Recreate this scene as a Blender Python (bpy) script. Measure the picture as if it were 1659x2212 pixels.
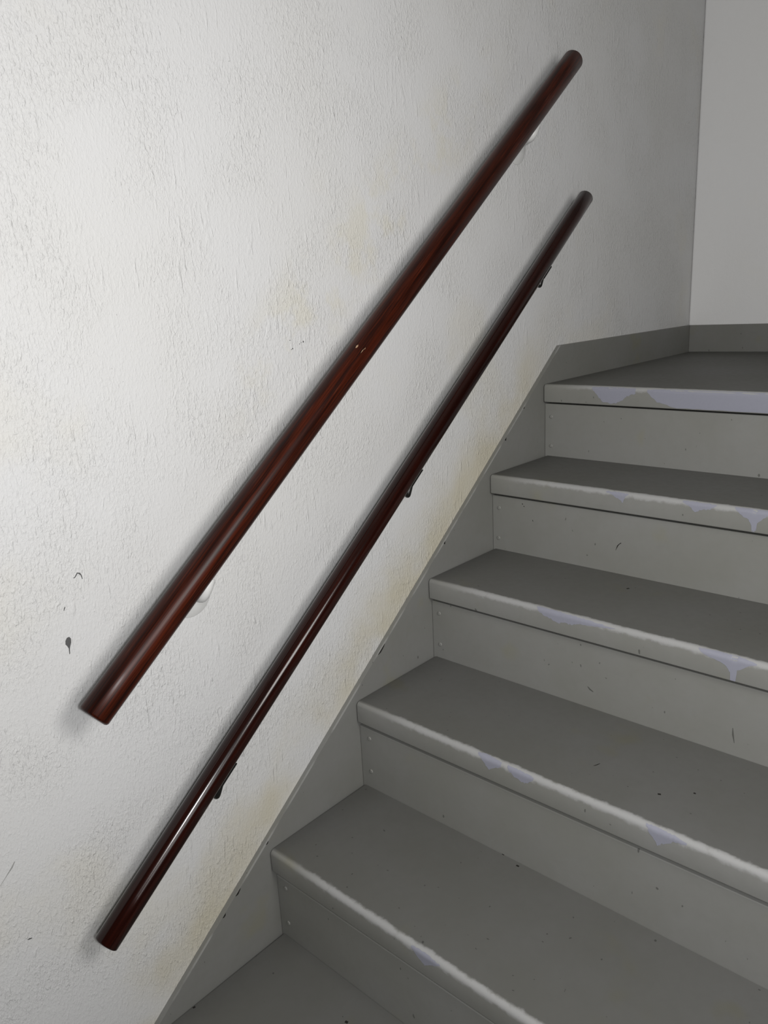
import bpy, bmesh, math, random
from mathutils import Vector, Matrix

for o in list(bpy.data.objects):
    bpy.data.objects.remove(o, do_unlink=True)
scene = bpy.context.scene
COL = scene.collection
random.seed(4)

# ------------------------------------------------------------------ camera
F_PX = 1680.0
YAW, PITCH, ROLL = 0.7277, -0.2662, -0.0519
CAM = Vector((-0.5311, -0.9596, 1.1156))
f_ = Vector((math.cos(PITCH) * math.cos(YAW), math.cos(PITCH) * math.sin(YAW), math.sin(PITCH)))
r_ = Vector((math.sin(YAW), -math.cos(YAW), 0))
u_ = r_.cross(f_)
r2 = math.cos(ROLL) * r_ + math.sin(ROLL) * u_
u2 = -math.sin(ROLL) * r_ + math.cos(ROLL) * u_
cam_data = bpy.data.cameras.new('camera')
cam = bpy.data.objects.new('camera', cam_data)
COL.objects.link(cam)
cam.matrix_world = Matrix(((r2.x, u2.x, -f_.x, CAM.x), (r2.y, u2.y, -f_.y, CAM.y),
                           (r2.z, u2.z, -f_.z, CAM.z), (0, 0, 0, 1)))
cam_data.sensor_fit = 'HORIZONTAL'
cam_data.sensor_width = 36.0
cam_data.lens = 36.0 * F_PX / 1659.0
cam_data.clip_start = 0.02
scene.camera = cam

# ------------------------------------------------------------------ world, lights, exposure
world = bpy.data.worlds.new('world')
scene.world = world
world.use_nodes = True
WORLD = (1.0, 1.0, 1.0, 0.02)
bg = world.node_tree.nodes['Background']
bg.inputs[0].default_value = (*WORLD[:3], 1)
bg.inputs[1].default_value = WORLD[3]

# (name, location, aim, width, height, colour, watts)
LIGHTS = [
    ('phone_torch_light', (-0.505, -1.015, 1.10), (0.8, -0.1, 0.90), 0.06, 0.06, (1.0, 1.0, 1.01), 6.8),
    ('ceiling_lamp_light', (-1.1, -2.0, 1.7), (0.3, 0, 0.9), 0.08, 0.08, (1.0, 0.985, 0.96), 5.5),
    ('low_soft_light', (-0.40, -1.45, 0.90), (0.1, 0, 1.05), 0.5, 0.5, (1.0, 0.99, 0.97), 3.2),  # soft source out of view, placed from the lower rail's highlight
    ('added_fill_light', (0.00, -1.45, 1.42), (0.3, 0, 1.45), 0.5, 0.5, (1.0, 0.98, 0.95), 11.5),  # soft fill added to brighten wall and steps; no window stands here
]
for nm, loc, aim, w, h, c, e in LIGHTS:
    ld = bpy.data.lights.new(nm, 'AREA')
    ld.shape = 'RECTANGLE'
    ld.size, ld.size_y = w, h
    ld.energy = e
    ld.color = c
    lo = bpy.data.objects.new(nm, ld)
    COL.objects.link(lo)
    lo.location = loc
    lo.rotation_euler = (Vector(aim) - Vector(loc)).to_track_quat('-Z', 'Y').to_euler()

scene.view_settings.view_transform = 'Standard'
scene.view_settings.look = 'None'
scene.view_settings.exposure = 0.0
scene.view_settings.gamma = 1.0
scene.view_settings.use_curve_mapping = False

# ------------------------------------------------------------------ material helpers
def new_mat(name):
    m = bpy.data.materials.new(name)
    m.use_nodes = True
    nt = m.node_tree
    return m, nt, nt.nodes, nt.links, nt.nodes['Principled BSDF']

def N(nodes, kind, **kw):
    n = nodes.new(kind)
    for k, v in kw.items():
        setattr(n, k, v)
    return n

def mathn(nt, op, a, b=None, c=None, clamp=False):
    n = nt.nodes.new('ShaderNodeMath')
    n.operation = op
    n.use_clamp = clamp
    for i, v in enumerate((a, b, c)):
        if v is None:
            continue
        if isinstance(v, (int, float)):
            n.inputs[i].default_value = v
        else:
            nt.links.new(v, n.inputs[i])
    return n.outputs[0]

def mixc(nt, fac, a, b):
    n = nt.nodes.new('ShaderNodeMix')
    n.data_type = 'RGBA'
    for sock, v in ((n.inputs[0], fac), (n.inputs[6], a), (n.inputs[7], b)):
        if isinstance(v, (int, float)):
            sock.default_value = v
        elif isinstance(v, tuple):
            sock.default_value = (*v, 1) if len(v) == 3 else v
        else:
            nt.links.new(v, sock)
    return n.outputs[2]

def noise(nt, vec, scale, detail=3.0, rough=0.5, dist=0.0):
    n = nt.nodes.new('ShaderNodeTexNoise')
    n.inputs['Scale'].default_value = scale
    n.inputs['Detail'].default_value = detail
    n.inputs['Roughness'].default_value = rough
    n.inputs['Distortion'].default_value = dist
    if vec is not None:
        nt.links.new(vec, n.inputs['Vector'])
    return n.outputs['Fac']

def mapping(nt, vec, loc=(0, 0, 0), rot=(0, 0, 0), scale=(1, 1, 1)):
    n = nt.nodes.new('ShaderNodeMapping')
    n.inputs['Location'].default_value = loc
    n.inputs['Rotation'].default_value = rot
    n.inputs['Scale'].default_value = scale
    nt.links.new(vec, n.inputs['Vector'])
    return n.outputs[0]

def ramp(nt, fac, a, b):
    n = nt.nodes.new('ShaderNodeMapRange')
    n.interpolation_type = 'SMOOTHSTEP'
    n.inputs['From Min'].default_value = a
    n.inputs['From Max'].default_value = b
    nt.links.new(fac, n.inputs['Value'])
    return n.outputs[0]

def bump(nt, height, strength, dist, normal=None):
    n = nt.nodes.new('ShaderNodeBump')
    n.inputs['Strength'].default_value = strength
    n.inputs['Distance'].default_value = dist
    nt.links.new(height, n.inputs['Height'])
    if normal is not None:
        nt.links.new(normal, n.inputs['Normal'])
    return n.outputs[0]

def plain(name, col, rough=0.5, metal=0.0, spec=0.5, coat=0.0):
    m, nt, nodes, links, p = new_mat(name)
    p.inputs['Base Color'].default_value = (*col, 1)
    p.inputs['Roughness'].default_value = rough
    p.inputs['Metallic'].default_value = metal
    p.inputs['Specular IOR Level'].default_value = spec
    p.inputs['Coat Weight'].default_value = coat
    co = nodes.new('ShaderNodeTexCoord').outputs['Object']
    nz = noise(nt, co, 180.0, 2.0)
    links.new(mixc(nt, mathn(nt, 'MULTIPLY', nz, 0.25), (*col,), tuple(min(1, c * 0.75) for c in col)), p.inputs['Base Color'])
    return m

# ------------------------------------------------------------------ materials
STRING_SLOPE = 0.7523
def plaster(name, relief, stain, white=1.0):
    m, nt, nodes, links, p = new_mat(name)
    co = nodes.new('ShaderNodeTexCoord').outputs['Object']
    sep = nodes.new('ShaderNodeSeparateXYZ')
    links.new(co, sep.inputs[0])
    # trowelled relief: flat skin with raised crumbs and dragged ridges
    fa = noise(nt, mapping(nt, co, rot=(0, 0.18, 0), scale=(330, 330, 170)), 1.0, 2.0, 0.6, 0.4)
    va = mapping(nt, co, rot=(0, 0.30, 0), scale=(190, 190, 80))
    vb = mapping(nt, co, rot=(0, -0.30, 0), scale=(110, 110, 26))
    nf = ramp(nt, fa, 0.40, 0.74)
    na = ramp(nt, noise(nt, va, 1.0, 2.0, 0.55, 0.6), 0.50, 0.76)
    nb = ramp(nt, noise(nt, vb, 1.0, 2.0, 0.5, 0.9), 0.56, 0.76)
    patch = ramp(nt, noise(nt, co, 6.0, 2.0), 0.36, 0.62)
    patch2 = ramp(nt, noise(nt, mapping(nt, co, loc=(7, 3, 1)), 4.0, 2.0), 0.42, 0.62)
    h = mathn(nt, 'MULTIPLY', na, mathn(nt, 'MULTIPLY_ADD', patch, 0.7, 0.25))
    h = mathn(nt, 'ADD', h, mathn(nt, 'MULTIPLY', nb, mathn(nt, 'MULTIPLY_ADD', patch2, 0.9, 0.15)))
    h = mathn(nt, 'ADD', h, mathn(nt, 'MULTIPLY', nf, mathn(nt, 'MULTIPLY_ADD', patch, 0.35, 0.30)))
    links.new(bump(nt, h, relief, 0.0011), p.inputs['Normal'])
    base = mixc(nt, ramp(nt, noise(nt, co, 3.0, 3.0), 0.35, 0.65), (0.665, 0.666, 0.668), (0.655, 0.653, 0.645))
    yel = ramp(nt, noise(nt, mapping(nt, co, loc=(2.3, 0, 1.1)), 2.6, 4.0, 0.6), 0.56, 0.70)
    base = mixc(nt, mathn(nt, 'MULTIPLY', yel, 0.35), base, (0.665, 0.635, 0.54))
    if stain:
        # greasy yellowed band just above the stair stringer
        d = mathn(nt, 'SUBTRACT', sep.outputs['Z'], mathn(nt, 'MULTIPLY_ADD', sep.outputs['X'], STRING_SLOPE, 0.0595))
        d = mathn(nt, 'ADD', d, mathn(nt, 'MULTIPLY', noise(nt, co, 9.0, 4.0, 0.6), -0.16))
        band = ramp(nt, d, 0.10, -0.06)
        band = mathn(nt, 'MULTIPLY', band, ramp(nt, noise(nt, co, 5.0, 3.0), 0.30, 0.60))
        band = mathn(nt, 'MULTIPLY', band, ramp(nt, sep.outputs['X'], 1.25, 1.00))
        base = mixc(nt, mathn(nt, 'MULTIPLY', band, 0.9), base, (0.585, 0.545, 0.43))
        # hand grease on the plaster just above the upper handrail
        e = mathn(nt, 'MULTIPLY_ADD', sep.outputs['X'], -0.609, mathn(nt, 'MULTIPLY', sep.outputs['Z'], 0.793))
        e = mathn(nt, 'ABSOLUTE', mathn(nt, 'SUBTRACT', e, 0.64))
        hand = mathn(nt, 'MULTIPLY', ramp(nt, e, 0.10, 0.02), ramp(nt, noise(nt, mapping(nt, co, loc=(1.7, 0, 4.2)), 11.0, 4.0, 0.6), 0.47, 0.62))
        hand = mathn(nt, 'MULTIPLY', hand, mathn(nt, 'MULTIPLY', ramp(nt, sep.outputs['X'], 0.15, 0.40), ramp(nt, sep.outputs['X'], 1.1, 0.7)))
        base = mixc(nt, mathn(nt, 'MULTIPLY', hand, 0.6), base, (0.645, 0.62, 0.53))
    speck = ramp(nt, noise(nt, mapping(nt, co, scale=(1, 1, 1)), 240.0, 1.0), 0.79, 0.82)
    base = mixc(nt, mathn(nt, 'MULTIPLY', speck, 0.45), base, (0.25, 0.25, 0.24))
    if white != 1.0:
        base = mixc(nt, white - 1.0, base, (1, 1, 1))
    links.new(base, p.inputs['Base Color'])
    p.inputs['Roughness'].default_value = 0.55
    p.inputs['Specular IOR Level'].default_value = 0.35
    return m

def stair_paint(name, col, tread=False, rough=0.38, edge=False):
    m, nt, nodes, links, p = new_mat(name)
    tc = nodes.new('ShaderNodeTexCoord')
    co = tc.outputs['Object']
    geo = nodes.new('ShaderNodeNewGeometry')
    big = noise(nt, geo.outputs['Position'], 4.0, 4.0, 0.6)
    fine = noise(nt, geo.outputs['Position'], 70.0, 3.0, 0.6)
    c2 = tuple(c * k for c, k in zip(col, (0.90, 0.90, 0.86)))
    base = mixc(nt, ramp(nt, big, 0.3, 0.7), col, c2)
    base = mixc(nt, mathn(nt, 'MULTIPLY', ramp(nt, fine, 0.35, 0.8), 0.18), base, tuple(c * 0.8 for c in col))
    # small dark nicks
    nick = ramp(nt, noise(nt, mapping(nt, geo.outputs['Position'], scale=(150, 130, 90)), 1.0, 0.0), 0.845, 0.87)
    base = mixc(nt, mathn(nt, 'MULTIPLY', nick, 0.6), base, (0.05, 0.05, 0.045))
    # ochre scuffs
    och = ramp(nt, noise(nt, mapping(nt, geo.outputs['Position'], loc=(4.4, 1.2, 0.6)), 6.0, 3.0, 0.6), 0.62, 0.74)
    base = mixc(nt, mathn(nt, 'MULTIPLY', och, 0.35), base, (col[0] * 1.0, col[1] * 0.95, col[2] * 0.6))
    if tread:
        # paint rubbed thin along the rounded front edge (local x=0, z=0 is the edge)
        sep = nodes.new('ShaderNodeSeparateXYZ')
        links.new(co, sep.inputs[0])
        d = mathn(nt, 'SUBTRACT', sep.outputs['X'], sep.outputs['Z'])     # grows away from the edge on both faces
        d = mathn(nt, 'ADD', d, mathn(nt, 'MULTIPLY_ADD', noise(nt, co, 45.0, 4.0, 0.65), 0.017, -0.0085))
        along = ramp(nt, sep.outputs['Y'], -0.02, -0.16)
        top_shade = ramp(nt, sep.outputs['X'], 0.004, 0.012)
        base = mixc(nt, mathn(nt, 'MULTIPLY', top_shade, 1.0 - TREAD_TOP), base, tuple(c * 0.05 for c in col))  # top faces darkened in the colour to carry their shade
        worn = mathn(nt, 'MULTIPLY', ramp(nt, d, 0.0125, 0.0055), along)
        base = mixc(nt, mathn(nt, 'MULTIPLY', worn, 0.75), base, (0.42, 0.42, 0.42))
    if edge:
        # the arris of the sloping stringer is rubbed pale in places
        sp = nodes.new('ShaderNodeSeparateXYZ')
        links.new(geo.outputs['Position'], sp.inputs[0])
        d = mathn(nt, 'SUBTRACT', sp.outputs['Z'], mathn(nt, 'MULTIPLY_ADD', sp.outputs['X'], STRING_SLOPE, 0.985 - 1.2312 * STRING_SLOPE - 0.0012))
        rub = ramp(nt, mathn(nt, 'ABSOLUTE', d), 0.0020, 0.0006)
        rub = mathn(nt, 'MULTIPLY', rub, ramp(nt, mathn(nt, 'ABSOLUTE', sp.outputs['Y']), 0.0030, 0.0018))
        rub = mathn(nt, 'MULTIPLY', rub, ramp(nt, noise(nt, geo.outputs['Position'], 14.0, 3.0), 0.42, 0.58))
        base = mixc(nt, mathn(nt, 'MULTIPLY', rub, 0.45), base, (0.50, 0.50, 0.49))
    links.new(base, p.inputs['Base Color'])
    links.new(mathn(nt, 'MULTIPLY_ADD', fine, 0.15, rough + 0.03), p.inputs['Roughness'])
    p.inputs['Specular IOR Level'].default_value = 0.2 if tread else 0.35
    hb = mathn(nt, 'ADD', noise(nt, mapping(nt, geo.outputs['Position'], scale=(60, 60, 60)), 1.0, 3.0), mathn(nt, 'MULTIPLY', noise(nt, mapping(nt, geo.outputs['Position'], scale=(400, 400, 400)), 1.0, 2.0), 0.2))
    links.new(bump(nt, hb, 0.25, 0.0006), p.inputs['Normal'])
    return m

def stained_wood(name, dark, light, gloss, streak):
    m, nt, nodes, links, p = new_mat(name)
    co = nodes.new('ShaderNodeTexCoord').outputs['Object']
    g1 = noise(nt, mapping(nt, co, scale=(3.0, 130, 130)), 1.0, 4.0, 0.6, 0.3)
    g2 = noise(nt, mapping(nt, co, scale=(14.0, 520, 520)), 1.0, 2.0, 0.6)
    g3 = noise(nt, mapping(nt, co, scale=(2.0, 20, 20)), 1.0, 3.0, 0.5)
    f = mathn(nt, 'MULTIPLY_ADD', g1, 0.7, mathn(nt, 'MULTIPLY', g2, 0.5))
    f = ramp(nt, f, 0.42, 0.80)
    f = mathn(nt, 'MULTIPLY', f, ramp(nt, g3, 0.25, 0.65))
    base = mixc(nt, f, dark, light)
    pale = mathn(nt, 'MULTIPLY', ramp(nt, g2, 0.66, 0.80), streak)
    base = mixc(nt, pale, base, (0.22, 0.11, 0.07))
    links.new(base, p.inputs['Base Color'])
    p.inputs['Roughness'].default_value = gloss
    p.inputs['Specular IOR Level'].default_value = 0.20 if streak else 0.32
    p.inputs['Coat Weight'].default_value = 0.04 if streak else 0.1
    p.inputs['Coat Roughness'].default_value = gloss * 0.7
    links.new(bump(nt, g2, 0.25 if streak > 0.1 else 0.06, 0.0004), p.inputs['Normal'])
    return m

GREY = (0.262, 0.262, 0.250)
TREAD_TOP = 0.52                     # shade put into the colour of the tread tops; same paint as the fronts
M_WALL = plaster('white_plaster', 0.80, True)
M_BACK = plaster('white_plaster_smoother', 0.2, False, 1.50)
M_RISER = stair_paint('grey_stair_paint', GREY)
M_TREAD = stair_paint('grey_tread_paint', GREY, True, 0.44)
M_STRING = stair_paint('grey_stringer_paint', tuple(c * 0.83 for c in GREY), edge=True)
M_FLOOR = plain('grey_floor', (0.2, 0.2, 0.19), 0.6)
M_CEIL = plain('ceiling_paint', (0.5, 0.5, 0.48), 0.7)
M_WOOD_U = stained_wood('dark_stained_pine', (0.008, 0.0017, 0.0009), (0.064, 0.0098, 0.0027), 0.34, 0.20)
M_WOOD_L = stained_wood('dark_glossy_mahogany', (0.008, 0.0019, 0.0012), (0.026, 0.0042, 0.0022), 0.17, 0.0)
M_WHITE_METAL = plain('white_painted_metal', (0.66, 0.66, 0.65), 0.4)
M_BLACK_METAL = plain('black_metal', (0.008, 0.008, 0.007), 0.35, 0.0)
M_BROWN_METAL = plain('brown_painted_metal', (0.030, 0.010, 0.008), 0.35)
M_LILAC = plain('lilac_undercoat', (0.305, 0.31, 0.37), 0.5)
M_FAINT = plain('faint_scuff', (0.36, 0.36, 0.35), 0.6)
M_SCUFF = plain('dark_scuff', (0.10, 0.10, 0.10), 0.6)
M_DARK = plain('bare_dark_nick', (0.012, 0.010, 0.008), 0.6)
M_RISER_DIRT = plain('grey_smudge', (0.11, 0.11, 0.10), 0.5)
M_BAREWOOD = plain('bare_wood_chip', (0.40, 0.26, 0.16), 0.5)

# ------------------------------------------------------------------ object helpers
def link(name, bm, mat, parent=None, smooth=False, bevel=0.0, seg=2, loc=None, rot=None):
    me = bpy.data.meshes.new(name)
    bmesh.ops.recalc_face_normals(bm, faces=bm.faces)
    bm.to_mesh(me)
    bm.free()
    me.materials.append(mat)
    if smooth:
        for f in me.polygons:
            f.use_smooth = True
    o = bpy.data.objects.new(name, me)
    COL.objects.link(o)
    if loc is not None:
        o.location = loc
    if rot is not None:
        o.rotation_euler = rot
    if parent is not None:
        o.parent = parent
    if bevel:
        b = o.modifiers.new('bevel', 'BEVEL')
        b.width = bevel
        b.segments = seg
        b.limit_method = 'ANGLE'
        b.angle_limit = math.radians(35)
    return o

def empty(name, loc=(0, 0, 0), rot=(0, 0, 0)):
    o = bpy.data.objects.new(name, None)
    COL.objects.link(o)
    o.location = loc
    o.rotation_euler = rot
    o.empty_display_size = 0.1
    return o

def tag(o, label=None, category=None, group=None, kind=None):
    for k, v in (('label', label), ('category', category), ('group', group), ('kind', kind)):
        if v:
            o[k] = v
    return o

def prism(bm, pts, axis, lo, hi):
    """extrude a polygon given in the two other axes along axis between lo and hi"""
    def P(a, b, c):
        return {'x': (c, a, b), 'y': (a, c, b), 'z': (a, b, c)}[axis]
    A = [bm.verts.new(P(a, b, lo)) for a, b in pts]
    B = [bm.verts.new(P(a, b, hi)) for a, b in pts]
    n = len(pts)
    bm.faces.new(A)
    bm.faces.new(B[::-1])
    for i in range(n):
        j = (i + 1) % n
        bm.faces.new((A[i], B[i], B[j], A[j]))

def box(bm, x0, x1, y0, y1, z0, z1):
    prism(bm, [(x0, y0), (x1, y0), (x1, y1), (x0, y1)], 'z', z0, z1)

def lathe(bm, prof, n=48):
    """prof: list of (axial, radius), revolved about local x"""
    rings = []
    for ax, r in prof:
        if r < 1e-6:
            rings.append([bm.verts.new((ax, 0, 0))])
        else:
            rings.append([bm.verts.new((ax, r * math.cos(2 * math.pi * k / n), r * math.sin(2 * math.pi * k / n))) for k in range(n)])
    for a, b in zip(rings, rings[1:]):
        for k in range(n):
            j = (k + 1) % n
            if len(a) == 1:
                bm.faces.new((a[0], b[k], b[j]))
            elif len(b) == 1:
                bm.faces.new((a[k], b[0], a[j]))
            else:
                bm.faces.new((a[k], b[k], b[j], a[j]))

def tube(bm, path, rad, n=16):
    """round bar along a polyline, capped"""
    pts = [Vector(p) for p in path]
    rings = []
    prev = None
    for i, p in enumerate(pts):
        t = (pts[min(i + 1, len(pts) - 1)] - pts[max(i - 1, 0)]).normalized()
        if prev is None:
            s = t.orthogonal().normalized()
        else:
            s = (prev - prev.dot(t) * t).normalized()
        prev = s
        w = t.cross(s)
        rings.append([bm.verts.new(p + rad * (s * math.cos(2 * math.pi * k / n) + w * math.sin(2 * math.pi * k / n))) for k in range(n)])
    for a, b in zip(rings, rings[1:]):
        for k in range(n):
            j = (k + 1) % n
            bm.faces.new((a[k], b[k], b[j], a[j]))
    bm.faces.new(rings[0][::-1])
    bm.faces.new(rings[-1])

# ------------------------------------------------------------------ the setting
WALL_Y = 0.010                       # plaster face of the left wall
XW = 2.108                           # back wall face at the left corner
BACK_ANG = math.radians(3.5)
X_MIN, Y_MIN, Z_FLOOR, Z_CEIL = -2.6, -3.2, -0.363, 2.75

bm = bmesh.new()
box(bm, X_MIN, XW + 0.3, WALL_Y, WALL_Y + 0.15, Z_FLOOR - 0.1, Z_CEIL)
wall_left = tag(link('wall_left', bm, M_WALL), kind='structure')

bm = bmesh.new()
box(bm, 0, 0.15, -1.9, -0.0005, Z_FLOOR - 0.1, Z_CEIL)
wall_back = tag(link('wall_back', bm, M_BACK, bevel=0.006, seg=3), kind='structure')
wall_back.location = (XW, WALL_Y, 0)
wall_back.rotation_euler = (0, 0, BACK_ANG)

bm = bmesh.new()
box(bm, X_MIN, XW + 0.3, Y_MIN, WALL_Y - 0.0005, Z_FLOOR - 0.1, Z_FLOOR)
tag(link('floor', bm, M_FLOOR), kind='structure')
bm = bmesh.new()
box(bm, X_MIN, XW + 0.3, Y_MIN, WALL_Y + 0.15, Z_CEIL, Z_CEIL + 0.1)
tag(link('ceiling', bm, M_CEIL), kind='structure')

# ------------------------------------------------------------------ the staircase
ANG = -0.0213                        # the step edges are a touch out of square with the wall
T = 0.0434                           # tread thickness
WID = 1.2
XN = {-1: -0.288, 0: -0.048, 1: 0.1924, 2: 0.4340, 3: 0.6726, 4: 0.9098, 5: 1.1474}
ZN = {-1: -0.1815, 0: 0.0, 1: 0.1831, 2: 0.3670, 3: 0.5460, 4: 0.7228, 5: 0.8995, 6: 1.0775}
XR = {-2: -0.278, -1: -0.038, 0: 0.2028, 1: 0.4411, 2: 0.6836, 3: 0.9209, 4: 1.1577}   # riser standing at the back of tread k
X_BASE = 2.093                       # face of the back baseboard

stairs = tag(empty('staircase', (XN[-1], -WID / 2, Z_FLOOR)),
             'grey painted wooden staircase with worn edges climbing beside the white wall', 'staircase')
inv = Vector(stairs.location)

def child(name, bm, mat, loc, rotz=0.0, **kw):
    o = link(name, bm, mat, stairs, **kw)
    o.location = Vector(loc) - inv
    o.rotation_euler = (0, 0, rotz)
    return o

RT, RB = 0.008, 0.003                # rounding of the front edge, top and bottom
def nose_profile():
    pts = []
    for k in range(7):
        a = math.pi / 2 * k / 6
        pts.append((RT - RT * math.sin(a), -RT + RT * math.cos(a)))
    for k in range(4):
        a = math.pi / 2 * k / 3
        pts.append((RB - RB * math.cos(a), -T + RB - RB * math.sin(a)))
    return pts                       # from the top face over the front to the underside, local x (back is +), z

def straight_tread(k):
    depth = XR[k] - XN[k] - 0.0008
    prof = [(depth, 0.0)] + nose_profile() + [(depth, -T)]
    bm = bmesh.new()
    c, s = math.cos(ANG), math.sin(ANG)
    ys = [-0.0006, -0.004] + [-0.08 * i for i in range(1, 15)] + [-WID]
    rings = []
    for i, y in enumerate(ys):
        sh = 0.0025 if i == 0 else 0.0          # the sawn end is eased all round
        ring = []
        for x, z in prof:
            xx = x + sh if x < depth * 0.5 else x
            zz = z - sh * 0.5 if z > -T / 2 else z + sh
            ring.append(bm.verts.new((xx, y, zz)))
        rings.append(ring)
    n = len(prof)
    for a, b in zip(rings, rings[1:]):
        for i in range(n):
            j = (i + 1) % n
            bm.faces.new((a[i], a[j], b[j], b[i]))
    bm.faces.new(rings[0])
    bm.faces.new(rings[-1][::-1])
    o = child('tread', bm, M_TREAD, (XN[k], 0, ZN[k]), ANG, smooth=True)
    o.data.set_sharp_from_angle(angle=math.radians(28))
    return o

treads = {k: straight_tread(k) for k in range(-1, 5)}

# top tread: the first winder, a wide wedge reaching the back wall
A6 = Vector((X_BASE + 0.0155, -0.252))       # step 6 springs from the back wall here
B6 = Vector((1.26, -WID))
def winder_tread(name, poly, z, k_front):
    """poly in world xy, its first edge is the rounded front edge"""
    o = Vector((poly[0][0], poly[0][1]))
    e = (Vector(poly[1]) - o)
    ang = math.atan2(e.y, e.x) + math.pi / 2  # local -y runs along the front edge
    R = Matrix.Rotation(-ang, 2)
    loc = [R @ (Vector(p) - o) for p in poly]
    L = e.length
    prof = nose_profile()
    bm = bmesh.new()
    ys = [-0.0006, -0.004] + [-L * i / 14 for i in range(1, 15)]
    rings = []
    for i, y in enumerate(ys):
        sh = 0.0025 if i == 0 else 0.0
        rings.append([bm.verts.new((x + sh, y, (zz - sh * 0.5 if zz > -T / 2 else zz + sh))) for x, zz in prof])
    for a, b in zip(rings, rings[1:]):
        for i in range(len(prof) - 1):
            bm.faces.new((a[i], a[i + 1], b[i + 1], b[i]))
    top_back = [bm.verts.new((p.x, p.y, 0)) for p in loc[2:]]
    bot_back = [bm.verts.new((p.x, p.y, -T)) for p in loc[2:]]
    bm.faces.new([r[0] for r in rings] + top_back)
    bm.faces.new([r[-1] for r in rings[::-1]] + bot_back[::-1])
    n = len(top_back)
    for i in range(n - 1):
        bm.faces.new((top_back[i], bot_back[i], bot_back[i + 1], top_back[i + 1]))
    bm.faces.new(rings[0] + [bot_back[-1], top_back[-1]])
    bm.faces.new(rings[-1][::-1] + [top_back[0], bot_back[0]])
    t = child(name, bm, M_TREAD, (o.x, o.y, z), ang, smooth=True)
    t.data.set_sharp_from_angle(angle=math.radians(28))
    return t

fr5 = Vector((XN[5] + math.sin(ANG) * WID, -WID))
d6 = (B6 - A6).normalized()
n6 = Vector((d6.y, -d6.x))
if n6.x < 0:
    n6 = -n6                                   # points up the flight, behind the riser
treads[5] = winder_tread('tread', [(XN[5], -0.0005), fr5, B6 + n6 * 0.009, A6 + n6 * 0.009 + Vector((-0.012, 0)), (X_BASE - 0.0006, -0.0005)], ZN[5], 5)
treads[6] = winder_tread('tread', [A6 + Vector((-0.012, 0)), B6, (2.12, -WID)], ZN[6], 6)

# risers; a gap is left under each nosing, wider towards the foot of the flight
JOINT = {-2: 0.014, -1: 0.014, 0: 0.0150, 1: 0.0105, 2: 0.0080, 3: 0.0062, 4: 0.0045}
def riser(k):
    z0, z1 = ZN.get(k, Z_FLOOR) + 0.0, ZN[k + 1] - T - JOINT.get(k, 0.006)
    if k > -2:
        z0 -= 0.02                            # tucked behind the back edge of the tread below
    bm = bmesh.new()
    box(bm, 0, 0.018, -WID, -0.0006, z0 - ZN[k + 1], z1 - ZN[k + 1])
    return child('riser', bm, M_RISER, (XR[k], 0, ZN[k + 1]), ANG, bevel=0.0012)
risers = {k: riser(k) for k in range(-2, 5)}
bm = bmesh.new()
L6 = (B6 - A6).length
box(bm, 0.010, 0.026, -L6, -0.004, -0.178, -T - 0.0004)
e6 = B6 - A6
child('riser', bm, M_RISER, (A6.x, A6.y, ZN[6]), math.atan2(e6.y, e6.x) + math.pi / 2, bevel=0.001)

# painted-over screw heads at the left end of every riser (distance from stringer, height above the tread)
def screw_head(parent, k, y, h):
    bm = bmesh.new()
    lathe(bm, [(0.002, 0.0046), (0.0, 0.0046), (-0.0012, 0.0040), (-0.0018, 0.0028), (-0.0014, 0.0012), (-0.0013, 0.0)], 14)
    o = link('screw', bm, M_RISER, parent, smooth=True)
    o.location = (0, y, ZN[k] + h - ZN[k + 1])
    return o
SC = {4: ((-0.0175, 0.0971), (-0.0175, 0.0249)), 3: ((-0.0182, 0.0990), (-0.0160, 0.0270)),
      2: ((-0.0193, 0.1020), (-0.0196, 0.0309)), 1: ((-0.0255, 0.1094), (-0.0250, 0.0366)),
      0: ((-0.0237, 0.1076), (-0.0224, 0.0317)), -1: ((-0.022, 0.108), (-0.022, 0.032))}
for k, ps in SC.items():
    for y, h in ps:
        screw_head(risers[k], k, y, h)

# wall stringer
APEX = (1.2312, 0.985)
def sz(x):
    return APEX[1] + (x - APEX[0]) * STRING_SLOPE
xf = -0.56
bm = bmesh.new()
prism(bm, [(xf, Z_FLOOR), (xf, sz(xf)), APEX, (X_BASE + 0.010, APEX[1]), (X_BASE + 0.010, 0.60), (0.95, 0.42), (-0.09, Z_FLOOR)], 'y', 0.0, WALL_Y - 0.0003)
stringer = child('stringer', bm, M_STRING, (0, 0, 0), bevel=0.002)
bm = bmesh.new()
prism(bm, [(xf, Z_FLOOR), (xf, sz(xf)), APEX, (1.30, APEX[1]), (1.30, 0.60), (0.95, 0.42), (-0.09, Z_FLOOR)], 'y', -WID - 0.03, -WID)
child('stringer', bm, M_STRING, (0, 0, 0), bevel=0.002)

# chips out of the stringer's top edge, down to dark wood
def edge_chip(x, length, drop):
    bm = bmesh.new()
    n = 6
    up, dn = [], []
    for i in range(n + 1):
        t = i / n
        xx = x + (t - 0.5) * length
        w = drop * math.sin(math.pi * t) ** 0.7 * random.uniform(0.7, 1.1) + 0.0003
        up.append((xx, sz(xx) - 0.0016))
        dn.append((xx + w * 0.3, sz(xx) - 0.0016 - w))
    prism(bm, up + dn[::-1], 'y', -0.0003, 0.0004)
    o = link('edge_chip', bm, M_DARK, stringer)
    o['label'] = 'dark chip in the painted edge'
    return o
for x, l, d in ((0.5170, 0.022, 0.0042), (0.979, 0.006, 0.005), (0.735, 0.005, 0.004), (0.118, 0.012, 0.003), (0.085, 0.007, 0.003), (0.19, 0.006, 0.002), (1.06, 0.005, 0.003)):
    edge_chip(x, l, d)

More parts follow.
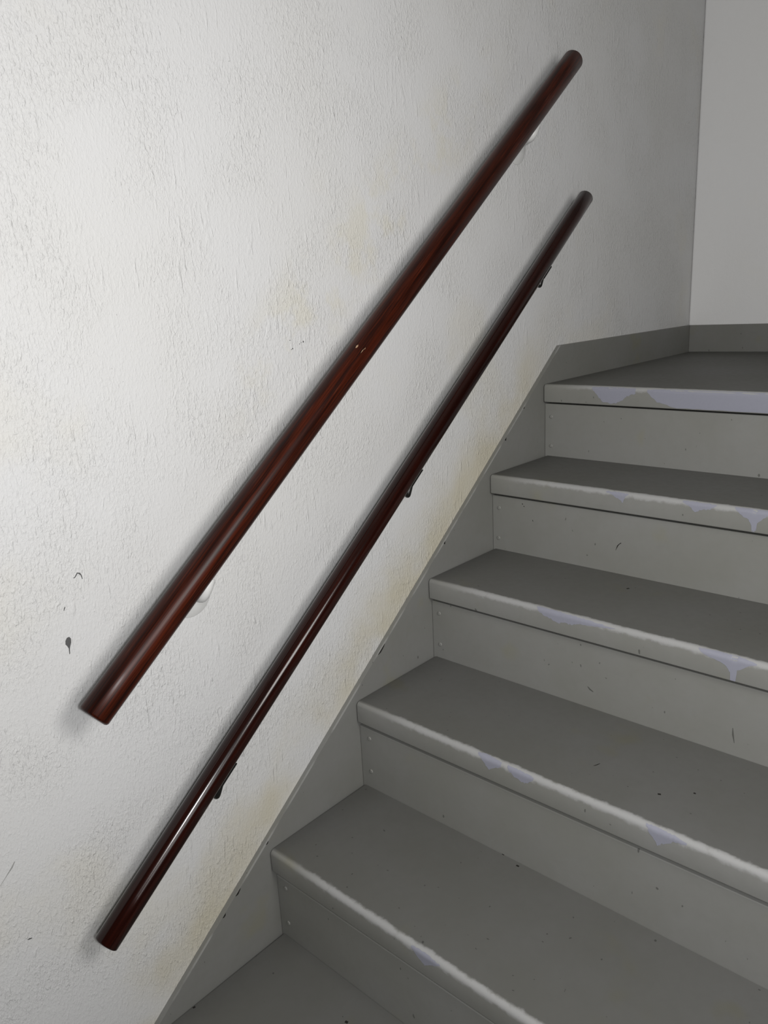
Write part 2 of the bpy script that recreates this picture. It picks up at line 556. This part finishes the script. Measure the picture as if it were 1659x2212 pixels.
# paint chips on the front edges showing the lilac undercoat: (distance along, top, bottom) on the rolled-out front
PROF = nose_profile()
def chip(k, stations, name='paint_chip', mat=None, off=0.00035):
    """stations: (y, top, bottom) with top/bottom measured down from the top face, following the rounded edge"""
    arc = [0.0]
    P = [Vector((0.03, 0.0))] + [Vector(p) for p in PROF]
    P = [Vector((RT + 0.012, 0))] + [Vector(p) for p in PROF]
    for a, b in zip(P, P[1:]):
        arc.append(arc[-1] + (b - a).length)
    base = 0.012 + RT * math.pi / 2 * 0.5      # arc length at the middle of the rounding
    def at(v):                                 # v = height below top face on the flat front -> arc position
        s = 0.012 + RT * math.pi / 2 + (v - RT)
        s = max(0.0, min(arc[-1], s))
        for i in range(len(arc) - 1):
            if s <= arc[i + 1] + 1e-9:
                t = (s - arc[i]) / max(1e-9, arc[i + 1] - arc[i])
                p = P[i].lerp(P[i + 1], t)
                d = (P[i + 1] - P[i]).normalized()
                nrm = Vector((d.y, -d.x))
                if nrm.x > 0 or nrm.y < 0:
                    nrm = Vector((-abs(nrm.x), abs(nrm.y)))
                return p + nrm * off
        return P[-1]
    bm = bmesh.new()
    rows = []
    M = 8
    for y, a, b in stations:
        rows.append([bm.verts.new((at(a + (b - a) * j / M).x, y, at(a + (b - a) * j / M).y)) for j in range(M + 1)])
    for r0, r1 in zip(rows, rows[1:]):
        for j in range(M):
            bm.faces.new((r0[j], r0[j + 1], r1[j + 1], r1[j]))
    o = link(name, bm, mat or M_LILAC, treads[k], smooth=True)
    o['label'] = 'lilac undercoat showing through the paint'
    return o

def jag(sts, n=5, amp=0.0016):
    """subdivide the outline and make it ragged"""
    out = []
    for (y0, a0, b0), (y1, a1, b1) in zip(sts, sts[1:]):
        for i in range(n):
            t = i / n
            out.append((y0 + (y1 - y0) * t, a0 + (a1 - a0) * t + random.uniform(-amp, amp) * 0.6, max(a0 + (a1 - a0) * t + 0.0003, b0 + (b1 - b0) * t + random.uniform(-amp, amp))))
    out.append(sts[-1])
    return out

chip(5, jag([(-0.128, 0.003, 0.004), (-0.140, 0.002, 0.018), (-0.158, 0.001, 0.037), (-0.185, 0.000, 0.038), (-0.205, 0.001, 0.030), (-0.215, 0.003, 0.020), (-0.235, 0.002, 0.014)]))
chip(5, jag([(-0.262, 0.004, 0.010), (-0.285, 0.002, 0.030), (-0.33, 0.001, 0.041), (-0.42, 0.001, 0.0405), (-0.60, 0.001, 0.041), (-0.74, 0.001, 0.040), (-0.80, 0.002, 0.020), (-0.83, 0.003, 0.004)], 8, 0.001))
chip(4, jag([(-0.284, 0.002, 0.003), (-0.300, 0.001, 0.010), (-0.312, 0.001, 0.015), (-0.321, 0.001, 0.021), (-0.326, 0.002, 0.008), (-0.332, 0.003, 0.004)]))
chip(4, jag([(-0.440, 0.001, 0.003), (-0.455, 0.000, 0.012), (-0.465, 0.000, 0.0195), (-0.478, 0.000, 0.013), (-0.489, 0.000, 0.012), (-0.503, 0.002, 0.003)]))
chip(4, jag([(-0.535, 0.000, 0.003), (-0.548, -0.001, 0.014), (-0.560, -0.001, 0.020), (-0.5655, -0.001, 0.030), (-0.567, -0.001, 0.0425), (-0.5735, -0.001, 0.0425), (-0.575, -0.001, 0.024), (-0.588, -0.001, 0.012), (-0.598, 0.001, 0.003)], 4, 0.0010))
chip(3, jag([(-0.262, -0.001, 0.002), (-0.270, -0.002, 0.010), (-0.290, -0.002, 0.016), (-0.310, -0.001, 0.0215), (-0.322, 0.000, 0.016), (-0.336, 0.000, 0.019), (-0.350, 0.001, 0.012), (-0.372, 0.002, 0.011), (-0.396, 0.003, 0.008), (-0.42, 0.004, 0.005)]))
chip(3, jag([(-0.565, 0.000, 0.003), (-0.582, -0.002, 0.011), (-0.600, -0.003, 0.015), (-0.610, -0.002, 0.019), (-0.6165, -0.002, 0.028), (-0.6175, -0.002, 0.0425), (-0.6255, -0.002, 0.0425), (-0.627, -0.002, 0.022), (-0.640, 0.000, 0.012), (-0.655, 0.003, 0.005)], 4, 0.0010))
chip(2, jag([(-0.288, -0.002, 0.001), (-0.302, -0.004, 0.012), (-0.311, -0.004, 0.0225), (-0.320, -0.002, 0.017), (-0.336, 0.000, 0.008)]))
chip(2, jag([(-0.348, 0.000, 0.004), (-0.362, 0.000, 0.015), (-0.376, 0.001, 0.019), (-0.386, 0.001, 0.017), (-0.398, 0.003, 0.006)]))
chip(2, jag([(-0.585, 0.000, 0.003), (-0.597, -0.001, 0.018), (-0.605, -0.001, 0.028), (-0.612, 0.000, 0.020), (-0.626, 0.001, 0.011), (-0.645, 0.004, 0.007)]))
chip(1, jag([(-0.330, 0.003, 0.005), (-0.345, 0.001, 0.018), (-0.356, 0.001, 0.022), (-0.372, 0.003, 0.012), (-0.385, 0.004, 0.006)]))

# skirting of the back wall, on top of the winder
bm = bmesh.new()
box(bm, 0, 0.0145, -0.262, 0.0, 0, APEX[1] - ZN[5])
bb = tag(link('baseboard_back', bm, M_STRING, bevel=0.0015), kind='structure')
bb.location = (X_BASE, 0.0, ZN[5])
bb.rotation_euler = (0, 0, BACK_ANG)

# ------------------------------------------------------------------ handrails
def handrail(p0, p1, y, rad, wood, plate_mat, label, brackets, style):
    a, b = Vector((p0[0], y, p0[1])), Vector((p1[0], y, p1[1]))
    L = (b - a).length
    th = math.atan2(b.z - a.z, b.x - a.x)
    root = tag(empty('handrail', a, (0, -th, 0)), label, 'handrail', 'wall handrails')
    ch = 0.0035 if style == 'white' else 0.0025
    bm = bmesh.new()
    prof = [(0, 0), (0, rad - ch), (ch * 0.35, rad - ch * 0.35), (ch, rad)]
    prof += [(L * i / 24, rad) for i in range(1, 24)]
    prof += [(L - ch, rad), (L - ch * 0.35, rad - ch * 0.35), (L, rad - ch), (L, 0)]
    lathe(bm, prof, 56)
    rail = link('rail', bm, wood, root, smooth=True)
    rail.data.set_sharp_from_angle(angle=math.radians(40))
    to_loc = Matrix.Rotation(th, 4, 'Y') @ Matrix.Translation(-a)
    up = Vector((-math.sin(th), 0, math.cos(th)))
    white = style == 'white'
    R0, arm, Rb = (0.037, 0.0088, 0.016) if white else (0.014, 0.0058, 0.006)
    for (bx, bz), (px, pz) in brackets:       # bend of the arm under the rail, centre of the wall plate
        s = (bx - a.x) / math.cos(th)
        c = a + (b - a).normalized() * s
        br = empty('bracket')
        br.parent = root
        bm = bmesh.new()
        lathe(bm, [(0, 0), (0, R0), (0.0015, R0), (0.0028, R0 - 0.0018), (0.0036, R0 * 0.5), (0.0036, 0)], 40)
        pl = link('wall_plate', bm, plate_mat, br, smooth=True)
        pl.data.set_sharp_from_angle(angle=math.radians(50))
        pl.matrix_local = to_loc @ Matrix.Translation((px, WALL_Y, pz)) @ Matrix.Rotation(-math.pi / 2, 4, 'Z')
        P0, P1, P2 = Vector((px, WALL_Y - 0.001, pz)), Vector((bx, y, bz)), c - up * (rad + 0.0005)
        q0 = P1 + (P0 - P1).normalized() * Rb
        q2 = P1 + (P2 - P1) * 0.8
        path = [P0, q0]
        for i in range(1, 9):
            t = i / 9
            path.append(q0 * (1 - t) ** 2 + P1 * (2 * t * (1 - t)) + q2 * t ** 2)
        path += [q2, P2]
        bm = bmesh.new()
        tube(bm, [to_loc @ p for p in path], arm, 18)
        link('arm', bm, plate_mat, br, smooth=True).data.set_sharp_from_angle(angle=math.radians(50))
        # flat saddle plate under the rail
        hw = 0.004 if white else 0.0092
        bm = bmesh.new()
        box(bm, s - 0.008, s + 0.034, -hw, hw, -rad - (0.0012 if white else 0.0024), -rad - 0.0002)
        link('saddle', bm, M_BROWN_METAL if white else plate_mat, br, bevel=0.0006)
    return root, rail

UP_A, UP_B, UP_Y, UP_R = (-0.1096, 0.6086), (1.1750, 1.5955), -0.0562, 0.0220
LO_A, LO_B, LO_Y, LO_R = (-0.1402, 0.2615), (1.2644, 1.3240), -0.0451, 0.0181
upper, upper_rail = handrail(UP_A, UP_B, UP_Y, UP_R, M_WOOD_U, M_WHITE_METAL,
    'thicker upper round handrail of brown stained wood with visible grain, on white wall brackets',
    [((0.0814, 0.7125), (0.103, 0.697)), ((1.003, 1.4243), (1.046, 1.420))], 'white')
lower, lower_rail = handrail(LO_A, LO_B, LO_Y, LO_R, M_WOOD_L, M_BLACK_METAL,
    'thinner lower round handrail of very dark glossy wood, just above the stringer',
    [((0.0689, 0.3815), (0.105, 0.377)), ((0.5647, 0.7552), (0.631, 0.776)), ((1.0518, 1.1275), (1.147, 1.166))], 'black')

# ------------------------------------------------------------------ marks on the plaster
def scuff(poly, name='scuff_mark', thick=0.0004, mat=None):
    bm = bmesh.new()
    prism(bm, poly, 'y', WALL_Y - thick, WALL_Y + 0.0003)
    o = link(name, bm, mat or M_SCUFF, wall_left)
    o['label'] = 'dark scuff mark on the plaster'
    return o
def stroke(pts, w):
    n = len(pts)
    L, R = [], []
    for i, (x, z) in enumerate(pts):
        d = Vector(pts[min(i + 1, n - 1)]) - Vector(pts[max(i - 1, 0)])
        d.normalize()
        ww = (w[i] if isinstance(w, (list, tuple)) else w) / 2
        L.append((x - d.y * ww, z + d.x * ww))
        R.append((x + d.y * ww, z - d.x * ww))
    return L + R[::-1]
scuff([(-0.0985, 0.6955), (-0.0958, 0.6990), (-0.0925, 0.6992), (-0.0906, 0.6960), (-0.0912, 0.6905), (-0.0932, 0.6860), (-0.0942, 0.6830),
       (-0.0952, 0.6752), (-0.0962, 0.6752), (-0.0958, 0.6835), (-0.0972, 0.6872), (-0.0992, 0.6905)])
scuff(stroke([(-0.0736, 0.7774), (-0.0716, 0.7778), (-0.0672, 0.7828), (-0.0645, 0.7812), (-0.0627, 0.7788), (-0.0620, 0.7755), (-0.0615, 0.7724)],
             [0.0010, 0.0012, 0.0016, 0.0022, 0.0014, 0.0010, 0.0008]))
scuff(stroke([(-0.0912, 0.7422), (-0.0925, 0.7402), (-0.0938, 0.7372)], [0.0008, 0.0014, 0.0006]))
scuff(stroke([(-0.2150, 0.4216), (-0.2200, 0.4150), (-0.2290, 0.4070), (-0.2380, 0.3985)], [0.0010, 0.0022, 0.0008, 0.0004]), mat=M_FAINT)
scuff(stroke([(-0.2190, 0.2978), (-0.2160, 0.2972), (-0.2130, 0.2962)], [0.0008, 0.0020, 0.0006]))
for x, z, s in ((0.3483, 1.0593, .0014), (0.3779, 1.0550, .0022), (0.3729, 1.0540, .0012), (0.3529, 1.0456, .0020), (0.3500, 1.0445, .0012), (0.3690, 1.0520, .0012)):
    scuff([(x + s * math.cos(a) * 0.6, z + s * math.sin(a) * random.uniform(0.5, 0.9)) for a in [i * math.pi / 3 for i in range(6)]], 'dark_speck')

# knocks in the upper rail showing bare wood
def rail_chip(s, ang, length, width, mat=M_BAREWOOD):
    bm = bmesh.new()
    n = 5
    A, B = [], []
    for i in range(n + 1):
        t = i / n
        w = width * math.sin(math.pi * min(max(t, .08), .92)) * random.uniform(.7, 1.2)
        for row, sg in ((A, -1), (B, 1)):
            a = ang + sg * w / 2 / UP_R
            row.append(bm.verts.new((s + (t - .5) * length, (UP_R + 0.0003) * math.cos(a), (UP_R + 0.0003) * math.sin(a))))
    for i in range(n):
        bm.faces.new((A[i], A[i + 1], B[i + 1], B[i]))
    o = link('bare_chip', bm, mat, upper_rail)
    o['label'] = 'pale knock in the stained wood'
for s, ang, l, w in ((0.689, math.radians(120), 0.008, 0.0030), (0.687, math.radians(150), 0.010, 0.0010), (0.694, math.radians(153), 0.005, 0.0008)):
    rail_chip(s, ang, l, w)

# scratches and nicks on risers and treads
def riser_mark(k, pts, w, mat=M_DARK):
    poly = stroke(pts, w)
    bm = bmesh.new()
    prism(bm, poly, 'x', -0.0003, 0.0004)
    o = link('scratch', bm, mat, risers[k])
    o['label'] = 'dark scratch in the grey paint'
def tread_mark(k, pts, w, mat=M_DARK):
    bm = bmesh.new()
    prism(bm, stroke(pts, w), 'z', -0.0004, 0.0003)
    o = link('scratch', bm, mat, treads[k])
    o['label'] = 'dark scratch in the grey paint'
riser_mark(3, [(-0.3035, -0.1275), (-0.3055, -0.1230), (-0.3075, -0.1175), (-0.3110, -0.1130), (-0.3150, -0.1100)], [0.0004, 0.0009, 0.0020, 0.0012, 0.0016])
riser_mark(3, [(-0.0800, -0.0590), (-0.0812, -0.0612)], 0.0018)
riser_mark(3, [(-0.0838, -0.0640), (-0.0850, -0.0660)], 0.0016)
riser_mark(3, [(-0.1065, -0.0930), (-0.1075, -0.0965)], 0.0010)
riser_mark(2, [(-0.3655, -0.1375), (-0.3700, -0.1420), (-0.3770, -0.1450)], [0.0010, 0.0030, 0.0012], M_RISER_DIRT)
riser_mark(2, [(-0.4000, -0.1095), (-0.4030, -0.1100)], 0.0010, M_RISER_DIRT)
riser_mark(2, [(-0.6240, -0.130), (-0.6250, -0.142), (-0.6280, -0.156)], [0.0008, 0.0026, 0.0006], M_RISER_DIRT)
riser_mark(4, [(-0.1985, -0.0720), (-0.1998, -0.0740)], 0.0014, M_RISER_DIRT)
tread_mark(1, [(0.249, -0.327), (0.249, -0.331)], 0.0035)
tread_mark(1, [(0.240, -0.361), (0.240, -0.366)], 0.0030)
tread_mark(2, [(0.077, -0.570), (0.079, -0.574)], 0.0035)
tread_mark(2, [(0.112, -0.611), (0.113, -0.614)], 0.0030)
tread_mark(2, [(0.085, -0.459), (0.091, -0.462), (0.097, -0.464)], [0.0006, 0.0016, 0.0006])
tread_mark(3, [(0.178, -0.3575), (0.183, -0.360)], 0.0040)
tread_mark(0, [(0.193, -0.217), (0.194, -0.222)], 0.0040)
tread_mark(0, [(0.049, -0.004), (0.053, -0.005)], 0.0030)
